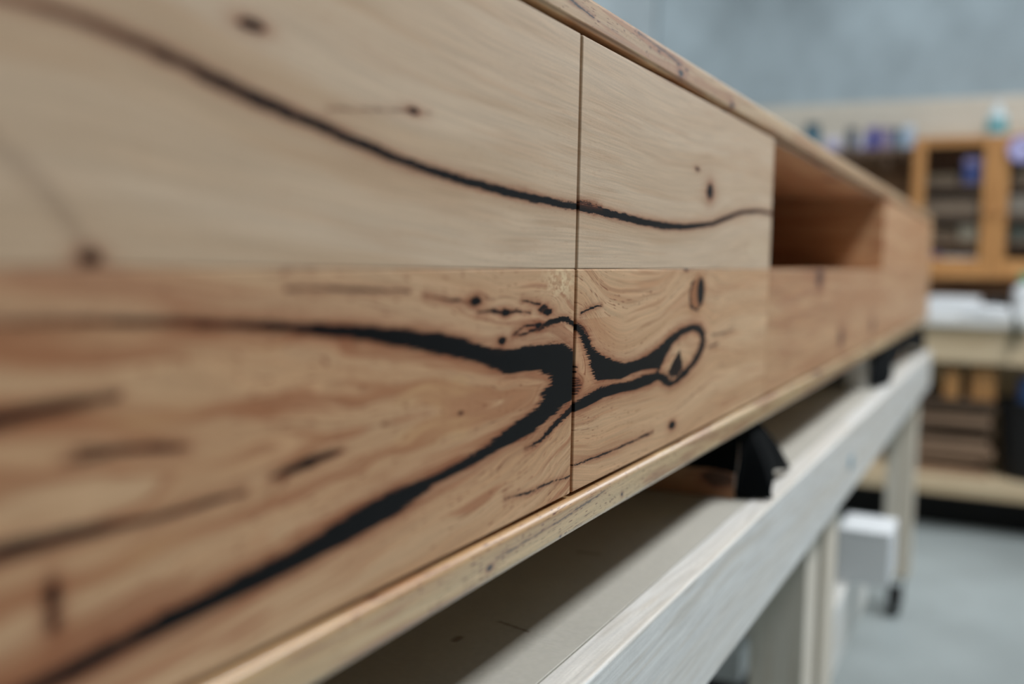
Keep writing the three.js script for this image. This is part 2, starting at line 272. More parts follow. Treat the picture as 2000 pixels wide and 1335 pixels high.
// geometry given in room coordinates, hung under its parent
function put(name, geo, mat, parent = scene, label) {
  const m = new THREE.Mesh(geo, mat), o = parent === scene ? null : origin(parent);
  if (o) geo.translate(-o[0], -o[1], -o[2]);
  else { geo.computeBoundingBox(); const c = geo.boundingBox.getCenter(new THREE.Vector3()); c.y = geo.boundingBox.min.y; geo.translate(-c.x, -c.y, -c.z); m.position.copy(c); }
  m.name = parent === scene ? numbered(name) : name; if (label) m.userData.label = label;
  parent.add(m); return m;
}
let shift = 0;
// a board with rounded arrises; uv in metres, u along the grain
function board([x0, x1], [y0, y1], [z0, z1], { r = 0.0015, grain = 'x', su = 1, sv = 0.25, seg = 2, off } = {}) {
  const w = x1 - x0, h = y1 - y0, d = z1 - z0, g = new RoundedBoxGeometry(w, h, d, seg, Math.min(r, w / 2.1, h / 2.1, d / 2.1));
  const p = g.attributes.position, n = g.attributes.normal, uv = g.attributes.uv, s = off ?? (shift = (shift + 0.377) % 5);
  for (let i = 0; i < p.count; i++) {
    const q = [p.getX(i) + w / 2, p.getY(i) + h / 2, p.getZ(i) + d / 2], a = [Math.abs(n.getX(i)), Math.abs(n.getY(i)), Math.abs(n.getZ(i))];
    const f = Math.floor(i / (p.count / 6)) >> 1;          // side 0: x, 1: y, 2: z
    const al = grain === 'x' ? 0 : grain === 'y' ? 1 : 2, across = f === al ? [1, 2, 0][al] : 3 - al - f, along = f === al ? [2, 0, 1][al] : al;
    uv.setXY(i, q[along] / su + s, (q[across] + (f === 1 ? 0.11 : 0)) / sv + s * 0.61);
  }
  g.translate((x0 + x1) / 2, (y0 + y1) / 2, (z0 + z1) / 2); return g;
}
function placedBoard(xr, yr, zr, r, u0, ul, v0, vl) {          // uv from the board's own front: u along x, v up
  const g = board(xr, yr, zr, { r, seg: 3 }), p = g.attributes.position, n = g.attributes.normal, uv = g.attributes.uv;
  for (let i = 0; i < p.count; i++) uv.setXY(i, (p.getX(i) - u0) / ul, (p.getY(i) - v0 + (Math.abs(n.getY(i)) > 0.9 ? p.getZ(i) * 0.3 : 0)) / vl);
  return g;
}
const cyl = (x, y, z, r, h, axis = 'y', seg = 24) => { const g = new THREE.CylinderGeometry(r, r, h, seg); if (axis === 'x') g.rotateZ(Math.PI / 2); if (axis === 'z') g.rotateX(Math.PI / 2); return g.translate(x, y, z); };
const lathe = (pts, x, y, z, seg = 28) => new THREE.LatheGeometry(pts.map(([a, b]) => new THREE.Vector2(a, b)), seg).translate(x, y, z);

// ---------------------------------------------------------------- the room
const struct = (o) => { o.userData.kind = 'structure'; return o; };
const RX0 = -4, RX1 = 4.2, RZ0 = -4.5, RZ1 = 4.5, TH = 0.15;
function slab(name, xr, yr, zr, mat, s, parent) {
  const g = new THREE.BoxGeometry(xr[1] - xr[0], yr[1] - yr[0], zr[1] - zr[0]), p = g.attributes.position, n = g.attributes.normal, uv = g.attributes.uv;
  for (let i = 0; i < p.count; i++) { const a = [p.getX(i), p.getY(i), p.getZ(i)]; const f = Math.abs(n.getX(i)) > 0.5 ? [2, 1] : Math.abs(n.getY(i)) > 0.5 ? [0, 2] : [0, 1]; uv.setXY(i, a[f[0]] / s + 0.13, a[f[1]] / s + 0.37); }
  g.translate((xr[0] + xr[1]) / 2, (yr[0] + yr[1]) / 2, (zr[0] + zr[1]) / 2);
  return put(name, g, mat, parent);
}
struct(slab('floor', [RX0 - TH, RX1 + TH], [FLOOR - TH, FLOOR], [RZ0 - TH, RZ1 + TH], M.slab, 3));
struct(slab('ceiling', [RX0 - TH, RX1 + TH], [CEIL, CEIL + TH], [RZ0 - TH, RZ1 + TH], M.shed, 3));
struct(slab('wall_left', [RX0, RX1], [FLOOR, CEIL], [RZ0 - TH, RZ0], M.shed, 3));
struct(slab('wall_right', [RX0, RX1], [FLOOR, CEIL], [RZ1, RZ1 + TH], M.plain(0x565a5a, 0.9), 3));
struct(slab('wall_front', [RX0 - TH, RX0], [FLOOR, CEIL], [RZ0 - TH, RZ1 + TH], M.plain(0x6f726f, 0.9), 3));
// a high window right of the picture
const WINS = [{ z0: 0.46, z1: 2.0, y0: 1.05, y1: 2.5 }];
const wallBack = struct(slab('wall_back', [RX1 + 0.02, RX1 + TH], [FLOOR, CEIL], [RZ0 - TH, WINS[0].z0], M.concrete, 3));
for (const [z0, z1, y0, y1] of [[WINS[0].z0, WINS[0].z1, FLOOR, WINS[0].y0], [WINS[0].z0, WINS[0].z1, WINS[0].y1, CEIL], [WINS[0].z1, RZ1 + TH, FLOOR, CEIL]])
  struct(slab('wall_back_right', [RX1 + 0.02, RX1 + TH], [y0, y1], [z0, z1], M.concrete, 3));
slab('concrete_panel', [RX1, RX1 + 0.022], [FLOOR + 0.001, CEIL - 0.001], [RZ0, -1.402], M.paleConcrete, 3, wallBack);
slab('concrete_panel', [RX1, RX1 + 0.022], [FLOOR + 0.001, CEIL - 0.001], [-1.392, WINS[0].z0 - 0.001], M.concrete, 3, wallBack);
WINS.forEach(({ z0, z1, y0, y1 }, i) => {
  const w = new THREE.Group(); w.name = 'window_' + (i + 1); w.position.set(RX1 + 0.08, y0, (z0 + z1) / 2); scene.add(w); struct(w);
  const X = [RX1 + 0.05, RX1 + 0.11], F = 0.05, zm = (z0 + z1) / 2;
  put('window_frame', mergeGeometries([board(X, [y0, y0 + F], [z0, z1]), board(X, [y1 - F, y1], [z0, z1]), board(X, [y0 + F, y1 - F], [z0, z0 + F]), board(X, [y0 + F, y1 - F], [z1 - F, z1]), board(X, [y0 + F, y1 - F], [zm - F / 2, zm + F / 2])]), M.white, w);
  for (const [a, b] of [[z0 + F, zm - F / 2], [zm + F / 2, z1 - F]]) put('pane', board([RX1 + 0.078, RX1 + 0.082], [y0 + F, y1 - F], [a, b], { r: 0.0003 }), M.glass, w);
});

// ---------------------------------------------------------------- ceiling lamps
const glow = new THREE.MeshStandardMaterial({ color: 0xffffff, emissive: 0xfafbfd, emissiveIntensity: 1.6, roughness: 0.6 });
PANELS.forEach(([x, z, l, w, power], i) => {
  const t = thing('ceiling_lamp', 'long white ceiling lamp panel outside the picture over the workshop', 'lamp', [x, CEIL - 0.06, z], 'ceiling lamp panels');
  for (const s of [-1, 1]) put('frame_side', board([x - l / 2 - 0.02, x + l / 2 + 0.02], [CEIL - 0.06, CEIL], [z + s * (w / 2 + 0.01) - 0.01, z + s * (w / 2 + 0.01) + 0.01]), M.white, t);
  for (const s of [-1, 1]) put('frame_end', board([x + s * (l / 2 + 0.01) - 0.01, x + s * (l / 2 + 0.01) + 0.01], [CEIL - 0.06, CEIL], [z - w / 2, z + w / 2]), M.white, t);
  put('diffuser', board([x - l / 2, x + l / 2], [CEIL - 0.05, CEIL - 0.045], [z - w / 2, z + w / 2]), glow, t);
  const a = new THREE.RectAreaLight(0xfafbfd, power, l, w); a.name = 'lamp_light'; a.position.set(0, -0.012, 0); a.lookAt(x, -10, z); a.rotation.set(-Math.PI / 2, 0, 0); t.add(a);
});

// ---------------------------------------------------------------- the long timber cabinet
const cab = thing('media_cabinet', 'long low timber media cabinet with black resin veins, on blocks on the white workbench', 'cabinet', [(X0 + L3) / 2, -0.0236, -0.22]);
const CX0 = X0 - 0.023, DEP = -0.50;
put('top_board', placedBoard([CX0, L3], [0.2646, 0.2829], [DEP, 0.0], 0.0028, -0.55, 1.6, 0.2646, 0.0183), M.top, cab, 'pale timber top with dark cracks');
put('base_board', placedBoard([CX0, L3], [-0.0230, -0.0024], [DEP, 0.0035], 0.0042, -0.55, 1.6, -0.0230, 0.0206), M.base, cab, 'pale timber base with a rounded front edge');
const faceMat = (t, roughness) => new THREE.MeshPhysicalMaterial({ map: t, roughness, specularIntensity: 0.22 });
function door(x0, x1, up, low, upMat, lowMat) {
  const d = new THREE.Group(); d.name = 'door'; d.position.set((x0 + x1) / 2 - cab.position.x, 0.0236, 0.22); cab.add(d);
  put('upper_board', placedBoard([x0, x1], [JOINT + 0.00005, H], [-0.02, 0], 0.0009, x0, x1 - x0, JOINT, H - JOINT), upMat, d, up);
  put('lower_board', placedBoard([x0, x1], [0, JOINT - 0.00005], [-0.02, 0], 0.0009, x0, x1 - x0, 0, JOINT), lowMat, d, low);
  return d;
}
door(X0, -GAP, 'pale board crossed by one long falling dark vein', 'orange board with a broad black loop of resin',
  faceMat(face(X0, -GAP, JOINT, H, (x, y) => upperBoard(x, y, veinUL, F_UL)), 0.4), faceMat(face(X0, -GAP, 0, JOINT, lowerLeft), 0.38));
door(GAP, L1, 'pale board crossed by a dark vein that dips and rises', 'orange board with a black ring of resin and a heart-shaped knot',
  faceMat(face(GAP, L1, JOINT, H, (x, y) => upperBoard(x, y, veinUR, F_UR)), 0.4), faceMat(face(GAP, L1, 0, JOINT, lowerRight), 0.38));
put('drawer_front', board([L1 + 0.002, L2 - 0.001], [0, JOINT - 0.001], [-0.02, 0], { r: 0.0012, sv: 0.3, off: 0.33 }), M.hardwood, cab, 'orange timber drawer front under the open niche');
const xm = (L2 + L3 - 0.02) / 2;
for (const [a, b, o] of [[L2 + 0.001, xm - GAP, 1.17], [xm + GAP, L3 - 0.001, 2.9]]) {
  const d = new THREE.Group(); d.name = 'door'; d.position.set((a + b) / 2 - cab.position.x, 0.0236, 0.22); cab.add(d);
  put('upper_board', board([a, b], [JOINT + 0.00005, H], [-0.02, 0], { r: 0.001, sv: 0.3, off: o }), std({ map: T.hardwood, color: new THREE.Color(1.1, 1.12, 1.14), roughness: 0.42 }), d);
  put('lower_board', board([a, b], [0, JOINT - 0.00005], [-0.02, 0], { r: 0.001, sv: 0.3, off: o + 0.4 }), M.hardwood, d);
}
put('side_panel', board([CX0, CX0 + 0.02], [-0.0024, 0.2646], [DEP, -0.0215], { grain: 'y' }), M.hardwood, cab);
put('side_panel', board([L3 - 0.02, L3], [-0.0024, 0.2646], [DEP, -0.0215], { grain: 'y' }), M.hardwood, cab);
put('partition', board([-0.009, 0.009], [-0.0024, 0.2646], [DEP + 0.02, -0.024], { grain: 'z' }), M.hardwood, cab);
put('partition', board([L1 - 0.018, L1 - 0.006], [-0.0024, 0.2646], [DEP + 0.02, -0.022], { grain: 'z' }), M.hardwood, cab);
put('partition', board([L2 + 0.006, L2 + 0.018], [-0.0024, 0.2646], [DEP + 0.02, -0.022], { grain: 'z' }), M.hardwood, cab);
put('back_panel', board([CX0 + 0.02, L3 - 0.02], [-0.0024, 0.2646], [DEP, DEP + 0.012]), M.hardwood, cab);
// the open niche is lined with boards
put('niche_floor', board([L1, L2], [JOINT - 0.018, JOINT - 0.0015], [DEP + 0.02, -0.0205]), M.hardwood, cab);
put('niche_top', board([L1, L2], [0.2585, 0.2644], [DEP + 0.02, -0.006]), M.hardwood, cab);
put('niche_side', board([L1 - 0.0058, L1], [JOINT, 0.2584], [DEP + 0.02, -0.0205], { grain: 'z' }), M.hardwood, cab);
put('niche_side', board([L2, L2 + 0.0058], [JOINT, 0.2584], [DEP + 0.02, -0.0205], { grain: 'z' }), M.hardwood, cab);
put('niche_back', board([L1, L2], [JOINT, 0.2584], [DEP + 0.0125, DEP + 0.0195]), M.hardwood, cab);

// ---------------------------------------------------------------- the workbench under it
const YB = -0.1, BX1 = 2.52, BX0 = -1.5, BZ = 0.022;
const bench = thing('workbench', 'long white timber workbench carrying the cabinet, with a grey board top and square legs', 'workbench', [0.5, FLOOR, -0.35]);
{
  const g = board([BX0, BX1], [YB - 0.018, YB], [-0.78, -0.0022], { r: 0.0008 }), p = g.attributes.position, uv = g.attributes.uv;
  for (let i = 0; i < p.count; i++) uv.setXY(i, (p.getX(i) + 0.6) / 2, -p.getZ(i));
  put('bench_top', g, M.mdf, bench, 'grey fibreboard top');
}
put('front_apron', board([BX0, BX1], [YB - 0.1, YB + 0.0004], [-0.002, BZ], { r: 0.0025, seg: 3, off: 0.21 }), M.pine, bench, 'pale timber front apron');
put('rear_apron', board([BX0, BX1], [YB - 0.1, YB - 0.002], [-0.805, -0.78]), M.pine, bench);
put('end_apron', board([BX1 - 0.03, BX1], [YB - 0.1, YB - 0.0185], [-0.78, -0.0025], { grain: 'z' }), M.pine, bench);
function leg(x0, x1, y0, caster) {
  for (const [a, b] of [[-0.074, -0.0025], [-0.778, -0.706]]) {
    const l = put('leg', board([x0, x1], [y0, YB - 0.0185], [a, b], { grain: 'y', r: 0.002 }), M.rawPine, bench);
    if (!caster) continue;
    const x = (x0 + x1) / 2, z = (a + b) / 2, y = y0, c = new THREE.Group(); c.name = 'caster'; c.position.set(x - bench.position.x, y - bench.position.y, z - bench.position.z); bench.add(c);
    put('caster_plate', board([x - 0.035, x + 0.035], [y - 0.006, y], [z - 0.03, z + 0.03], { r: 0.001 }), M.rubber, c);
    for (const s of [-1, 1]) put('caster_fork', board([x - 0.012, x + 0.016], [y - 0.085, y - 0.004], [z + s * 0.018 - 0.002, z + s * 0.018 + 0.002]), M.rubber, c);
    put('wheel', cyl(x - 0.006, FLOOR + 0.0425, z, 0.0425, 0.028, 'z'), M.rubber, c);
    put('caster_axle', cyl(x - 0.006, FLOOR + 0.0425, z, 0.006, 0.044, 'z'), M.steel, c);
  }
}
leg(-1.35, -1.26, FLOOR + 0.12, true); leg(0.803, 0.893, FLOOR + 0.12, true); leg(0.955, 1.064, FLOOR + 0.12, true); leg(2.43, 2.519, FLOOR + 0.12, true);
put('lower_shelf', board([0.955, 1.47], [-0.43, -0.41], [-0.705, -0.0745]), M.pine, bench);
put('shelf_rail', board([1.0645, 1.5], [-0.52, -0.409], [-0.03, -0.0045], { r: 0.002 }), M.pine, bench);
put('shelf_rail', board([1.0645, 1.5], [-0.52, -0.409], [-0.76, -0.735], { r: 0.002 }), M.pine, bench);
put('sticker', board([0.972, 1.006], [-0.163, -0.143], [BZ - 0.0005, BZ + 0.0006], { r: 0.0003 }), M.plain(0x7fa3b4, 0.6), bench, 'small faded blue sticker');

// ---------------------------------------------------------------- blocks and black felt between them
function block(x0, x1, z0, z1, label, mat = M.hardwood) { return tag(put('timber_block', board([x0, x1], [YB, -0.0268], [z0, z1], { r: 0.002, sv: 0.3 }), mat), label, 'block', 'blocks under the cabinet'); }
block(0.449, 0.53, -0.32, -0.016, 'brown timber block under the cabinet at the nearer black cloth');
block(1.476, 1.68, -0.062, -0.020, 'pale timber block under the cabinet at the farther black cloth', M.pine);
block(2.05, 2.16, -0.26, -0.02, 'small timber block near the far end of the workbench');
function drape(top, bottom, [bx, bz], fold) {           // a cloth laid over a block's top whose front flap hangs down
  const N = 40, V = 18, pos = [], idx = [];
  const at = (L, u) => { const s = u * (L.length - 1), i = Math.min(Math.floor(s), L.length - 2), t = s - i; return L[i].map((a, k) => lerp(a, L[i + 1][k], t)); };
  for (let side = 0; side < 2; side++) for (let j = 0; j <= V; j++) for (let i = 0; i <= N; i++) {
    const u = i / N, v = j / V, a = at(top, u), b = at(bottom, u);
    let p;
    if (v < 0.3) p = [lerp(a[0] + bx, a[0], v / 0.3), a[1], lerp(a[2] + bz, a[2], v / 0.3)];
    else { const t = (v - 0.3) / 0.7; p = [lerp(a[0], b[0], t), lerp(a[1], b[1], t), lerp(a[2], b[2], t) + Math.sin(u * 21 + t * 2) * fold * t * (1 - t * 0.5) + Math.sin(Math.PI * t) * fold * 0.8]; }
    pos.push(p[0] + side * Math.sign(bx) * 0.0016, p[1] - side * (v < 0.3 ? 0.0018 : 0.0005), p[2] + side * Math.sign(bz) * 0.0016);
  }
  const row = N + 1, n = row * (V + 1), q = (a, b, c, d) => idx.push(a, b, c, a, c, d);
  for (let j = 0; j < V; j++) for (let i = 0; i < N; i++) { const a = j * row + i; q(a, a + row, a + row + 1, a + 1); q(n + a, n + a + 1, n + a + row + 1, n + a + row); }
  for (let i = 0; i < N; i++) { const a = V * row + i; q(a, n + a, n + a + 1, a + 1); q(i, i + 1, n + i + 1, n + i); }
  for (let j = 0; j < V; j++) { const a = j * row, b = a + N; q(a, n + a, n + a + row, a + row); q(b, b + row, n + b + row, n + b); }
  const g = new THREE.BufferGeometry(); g.setAttribute('position', new THREE.Float32BufferAttribute(pos, 3)); g.setIndex(idx); g.computeVertexNormals(); return g;
}
const felt = (parts, label) => tag(put('felt_cloth', parts.length > 1 ? mergeGeometries(parts) : parts[0], M.felt), label, 'cloth', 'black cloths under the cabinet');
felt([drape([[0.4445, -0.0243, -0.0125], [0.50, -0.0243, -0.008]],
  [[0.4455, -0.0730, -0.0130], [0.449, -0.0975, -0.0115], [0.455, -0.0975, 0.004], [0.4625, -0.0970, 0.0195], [0.468, -0.092, 0.019], [0.486, -0.080, 0.014], [0.505, -0.079, 0.011], [0.55, -0.085, 0.007], [0.59, -0.092, 0.006], [0.628, -0.0975, 0.006]], [0, -0.14], 0.0035),
drape([[0.4445, -0.0243, -0.20], [0.4445, -0.0243, -0.0120]], [[0.4435, -0.066, -0.20], [0.4425, -0.070, -0.12], [0.443, -0.0705, -0.06], [0.4435, -0.0695, -0.04], [0.4445, -0.0725, -0.0135]], [0.05, 0], 0.0005)],
  'black cloth with two pointed corners hanging in front of the nearer block');
felt([drape([[1.46, -0.0243, -0.016], [1.80, -0.0243, -0.006]],
  [[1.47, -0.0730, -0.016], [1.476, -0.0975, -0.013], [1.53, -0.0975, 0.002], [1.578, -0.0970, 0.013], [1.60, -0.080, 0.011], [1.66, -0.070, 0.006], [1.80, -0.068, 0.002], [1.90, -0.066, 0.0]], [0, -0.14], 0.0035)],
  'black cloth hanging square over the farther block');
felt([drape([[1.83, -0.0243, -0.012], [2.50, -0.0243, -0.006]],
  [[1.88, -0.066, -0.006], [2.0, -0.066, -0.006], [2.12, -0.067, -0.004], [2.25, -0.074, -0.002], [2.36, -0.086, 0.002], [2.44, -0.096, 0.006], [2.50, -0.088, 0.006]], [0, -0.14], 0.0035)],
  'black cloth at the far end of the workbench by the cabinet end');

// ---------------------------------------------------------------- things under the workbench
{
  const t = thing('storage_box', 'plain white box standing on the lower rail beneath the workbench', 'box', [1.29, -0.409, 0.014]);
  put('box_body', board([1.237, 1.36], [-0.409, -0.322], [-0.028, 0.058], { r: 0.003 }), M.greyWhite, t);
  put('box_lid', board([1.2365, 1.3605], [-0.3218, -0.315], [-0.0285, 0.0585], { r: 0.003 }), M.greyWhite, t);
}
{
  // dark boards and one white board stacked on blocks of timber behind the doubled legs
  const y0 = FLOOR, mk = (name, y, h, mat, label, z1 = -0.155) => tag(put(name, board([1.1, 1.75], [y, y + h], [-0.56, z1], { r: 0.002 }), mat), label, 'board', 'boards stacked under the workbench');
  mk('storage_crate', y0, 0.25, M.ply, 'pale plywood crate on the floor under the workbench');
  mk('stacked_board', y0 + 0.2503, 0.04, M.black, 'lower black board beneath the workbench behind the doubled legs');
  mk('stacked_board', y0 + 0.2906, 0.056, M.greyWhite, 'white board between two black boards beneath the workbench');
}
// ---------------------------------------------------------------- the bench along the back wall
const back = thing('back_bench', 'pale plywood bench along the back wall with a low timber shelf', 'workbench', [3.85, FLOOR, 0]);
const BT = -0.05, ZB0 = -1.15, ZB1 = 1.1;
put('bench_top', board([3.5, 4.18], [BT - 0.028, BT], [ZB0, ZB1], { grain: 'z' }), M.pine, back);
put('fascia', board([3.53, 3.548], [-0.215, BT - 0.0282], [ZB0, ZB1], { grain: 'z', sv: 0.5 }), M.ply, back);
put('back_panel', board([4.10, 4.118], [-0.645, BT - 0.0282], [ZB0, ZB1], { grain: 'z', sv: 0.5 }), M.ply, back);
put('shelf_board', board([3.5, 4.1], [-0.712, -0.648], [ZB0, ZB1], { grain: 'z', r: 0.004 }), M.ply, back, 'thick pale timber shelf just above the floor');
put('kick_board', board([3.64, 3.66], [FLOOR, -0.7125], [ZB0, ZB1], { grain: 'z' }), M.black, back);
for (const z of [ZB0 + 0.02, -0.42, 0.5, ZB1 - 0.09]) put('leg', board([3.552, 3.64], [-0.6475, BT - 0.0285], [z, z + 0.07], { grain: 'y' }), M.ply, back);

{ // things on the back bench
  const L = [[-0.085, 0.205, BT, 0.046, 'lower of two white panels lying on the back bench', 3.56], [-0.078, 0.105, BT + 0.0462, 0.026, 'upper white panel lying stacked on the back bench', 3.60]];
  for (const [z0, z1, y, h, label, x] of L) tag(put('white_panel', board([x, x + 0.3], [y, y + h], [z0, z1], { r: 0.006, seg: 3 }), M.greyWhite), label, 'panel', 'white panels on the back bench');
  const t = thing('case', 'small dark case on the white panel on the back bench', 'case', [3.65, BT + 0.0464, 0.165]);
  put('case_body', board([3.60, 3.70], [BT + 0.0464, BT + 0.071], [0.122, 0.202], { r: 0.004 }), M.black, t); put('case_lid', board([3.599, 3.701], [BT + 0.0714, BT + 0.083], [0.121, 0.203], { r: 0.004 }), M.plain(0x2a2622, 0.5), t);
  // crumpled white bag
  const g = new THREE.SphereGeometry(1, 40, 28), p = g.attributes.position;
  for (let i = 0; i < p.count; i++) { const a = [p.getX(i), p.getY(i), p.getZ(i)], k = 0.8 + 0.42 * fbm(a[0] * 2.2 + 9, a[1] * 2.4 + a[2] * 2.1 + 4); p.setXYZ(i, a[0] * 0.026 * k + 3.530, Math.max(a[1], -0.55) * 0.030 * k + BT + 0.021, a[2] * 0.085 * k + 0.135); }
  g.computeVertexNormals(); tag(put('plastic_bag', g, M.greyWhite), 'crumpled white plastic bag at the front of the back bench', 'bag');
  const b = thing('spray_bottle', 'white bottle with a green cap on the back bench', 'bottle', [3.66, BT, 0.255]);
  put('bottle_body', lathe([[0, 0], [0.036, 0], [0.040, 0.006], [0.040, 0.100], [0.034, 0.118], [0.016, 0.128], [0.016, 0.136], [0, 0.136]], 3.66, BT, 0.255), M.greyWhite, b);
  put('cap', lathe([[0, 0], [0.019, 0], [0.020, 0.003], [0.019, 0.030], [0.015, 0.034], [0, 0.034]], 3.66, BT + 0.1362, 0.255), M.plain(0x4fa37c), b, 'green cap');
  const c = thing('clamp', 'small dark clamp gripping the front edge of the back bench', 'clamp', [3.49, BT - 0.08, 0.235]);
  put('clamp_frame', mergeGeometries([board([3.478, 3.488], [BT - 0.07, BT + 0.014], [0.226, 0.244]), board([3.4885, 3.525], [BT + 0.0005, BT + 0.014], [0.226, 0.244]), board([3.4885, 3.525], [BT - 0.07, BT - 0.058], [0.226, 0.244])]), M.plain(0x2f3a2c), c);
  put('clamp_screw', cyl(3.512, BT - 0.0625, 0.235, 0.005, 0.066), M.black, c);
}
{ // stack of dark timber on the low shelf, with blocks and a bucket
  const rows = [[-0.085, 0.17, 0.036, 1.7, 'bottom'], [-0.08, 0.13, 0.034, 1.5, 'second from the bottom'], [-0.09, 0.185, 0.038, 1.6, 'third from the bottom'], [-0.075, 0.165, 0.040, 1.3, 'fourth from the bottom'], [-0.09, 0.18, 0.040, 0.6, 'fourth from the top'], [-0.08, 0.17, 0.046, 1.35, 'third from the top'], [-0.09, 0.182, 0.036, 0.85, 'second from the top'], [-0.085, 0.175, 0.030, 0.5, 'topmost']];
  let y = -0.6478;
  rows.forEach(([z0, z1, h, k, which], i) => {
    const x = 3.56 + [0.0, 0.02, 0.0, 0.01, 0.045, 0.005, 0.02, 0.0][i];
    tag(put('timber_offcut', board([x, x + 0.42], [y, y + h - 0.011], [z0, z1], { grain: 'z', r: 0.003 }), std({ map: T.dark, color: new THREE.Color(k, k * 0.97, k * 0.93), roughness: 0.8 })), `dark timber board in the stack on the low shelf, ${which} of eight`, 'board', 'boards stacked on the low shelf');
    y += h;
    if (i < 7) for (const z of [z0 + 0.05 + (i % 3) * 0.02, z1 - 0.07]) tag(put('stacking_strip', board([x + 0.05, x + 0.40], [y - 0.0108, y - 0.0002], [z, z + 0.02], { r: 0.0005 }), M.dark), 'thin strip between the dark boards stacked on the low shelf', 'strip', 'strips between the stacked boards');
  });
  const top = y - 0.0108;
  tag(put('wood_block', board([3.58, 3.68], [top, top + 0.105], [0.0, 0.055], { grain: 'y', r: 0.003 }), M.oak), 'narrow orange timber block standing on the dark stack', 'block', 'blocks on the dark stack');
  tag(put('wood_block', board([3.59, 3.70], [top, top + 0.125], [0.092, 0.178], { grain: 'y', r: 0.003 }), M.oak), 'wide orange timber block standing on the dark stack', 'block', 'blocks on the dark stack');
  const g = thing('glue_bottle', 'dark bottle standing between two orange blocks on the stack', 'bottle', [3.62, top, 0.074]);
  put('bottle_body', lathe([[0, 0], [0.014, 0], [0.015, 0.003], [0.015, 0.085], [0.006, 0.1], [0, 0.1]], 3.62, top, 0.074), M.black, g); put('nozzle', lathe([[0, 0], [0.006, 0], [0.003, 0.026], [0, 0.026]], 3.62, top + 0.1002, 0.074), M.rubber, g);
  const b = thing('bucket', 'black plastic bucket standing on the low shelf', 'bucket', [3.66, -0.6478, 0.325]);
  put('bucket_body', lathe([[0, 0], [0.105, 0], [0.110, 0.006], [0.132, 0.285], [0.139, 0.286], [0.139, 0.298], [0.130, 0.298], [0.104, 0.010], [0, 0.010]], 3.66, -0.6478, 0.325, 40), M.black, b);
  const h = new THREE.TorusGeometry(0.134, 0.003, 8, 40, Math.PI); h.rotateZ(Math.PI); h.rotateX(-0.35); h.rotateY(Math.PI / 2); h.translate(3.66, -0.372, 0.325); put('handle', h, M.steel, b);
  const r = thing('paper_roll', 'blue roll standing up out of the black bucket', 'roll', [3.64, -0.6375, 0.30]);
  put('roll_body', lathe([[0.018, 0], [0.046, 0], [0.048, 0.003], [0.048, 0.367], [0.046, 0.37], [0.018, 0.37], [0.018, 0]], 3.64, -0.6375, 0.30), M.plain(0x3d5f94, 0.8), r); put('core', lathe([[0.014, 0], [0.0178, 0], [0.0178, 0.371], [0.014, 0.371], [0.014, 0]], 3.64, -0.6375, 0.30), M.ply, r);
}
// ---------------------------------------------------------------- wall boards, shelf, glazed cabinet
const trim1 = struct(put('trim_1', board([4.165, 4.1995], [0.634, 0.857], [-1.9, 1.1], { grain: 'z', r: 0.003 }), std({ map: T.pine, color: new THREE.Color(0.8, 0.76, 0.68), roughness: 0.6 })));
struct(put('trim_2', board([4.186, 4.1995], [BT + 0.0005, 0.6095], [-1.2, 1.1], { grain: 'z', sv: 0.5 }), std({ map: T.dark, color: new THREE.Color(1.25, 1.1, 0.9), roughness: 0.8 })));
const sh = thing('wall_shelf', 'timber wall shelf with a dark edge carrying jars, left of the glazed cabinet', 'shelf', [4.09, 0.61, -0.6]);
put('shelf_board', board([3.98, 4.164], [0.61, 0.6335], [-1.1, -0.184], { grain: 'z' }), M.dark, sh);
for (const z of [-0.95, -0.3]) put('bracket', board([4.0, 4.16], [0.56, 0.6098], [z, z + 0.02], { r: 0.003 }), M.dark, sh);
const jars = [
  [-0.615, 0.034, 0.125, 0x3c6f86, 0x2c4a58, 'dark teal jar at the left end of the wall shelf'], [-0.525, 0.036, 0.060, 0xc3c2de, 0xdfe0ea, 'low lavender tub left of the grey jar on the wall shelf'],
  [-0.447, 0.024, 0.100, 0x5d6672, 0x474f5a, 'narrow grey jar left of the violet jar on the wall shelf'], [-0.405, 0.0155, 0.060, 0xb9bbd4, 0xd7d9e6, 'small pale tub just left of the violet jar'],
  [-0.358, 0.028, 0.098, 0x4a4f9a, 0x6a5c9c, 'violet jar in the middle of the wall shelf'], [-0.302, 0.023, 0.094, 0x9488a6, 0x77708c, 'mauve jar right of the violet jar on the wall shelf'],
  [-0.262, 0.0145, 0.092, 0x4f7385, 0x46606c, 'thin teal bottle beside the pale blue jar on the wall shelf'], [-0.217, 0.0275, 0.100, 0xa9bfd6, 0xc4d4e2, 'pale blue jar at the right end of the wall shelf'],
];
for (const [z, r, h, body, lid, label] of jars) {
  const t = thing('jar', label, 'jar', [4.06, 0.6337, z], 'jars on the wall shelf');
  put('jar_body', lathe([[0, 0], [r * 0.92, 0], [r, r * 0.15], [r, h * 0.70], [r * 0.9, h * 0.77], [0, h * 0.77]], 4.06, 0.6337, z), M.plain(body, 0.35), t);
  put('lid', lathe([[0, 0], [r * 0.93, 0], [r * 0.95, h * 0.02], [r * 0.95, h * 0.20], [r * 0.88, h * 0.225], [0, h * 0.225]], 4.06, 0.6337 + h * 0.772, z), M.plain(lid, 0.4), t);
}
const cup = thing('glazed_cabinet', 'orange oak wall cabinet with two glazed doors', 'cabinet', [4.04, 0.095, 0.125]);
const CZ0 = -0.178, CZ1 = 0.43, CY0 = 0.095, CY1 = 0.662, CF = 3.9;
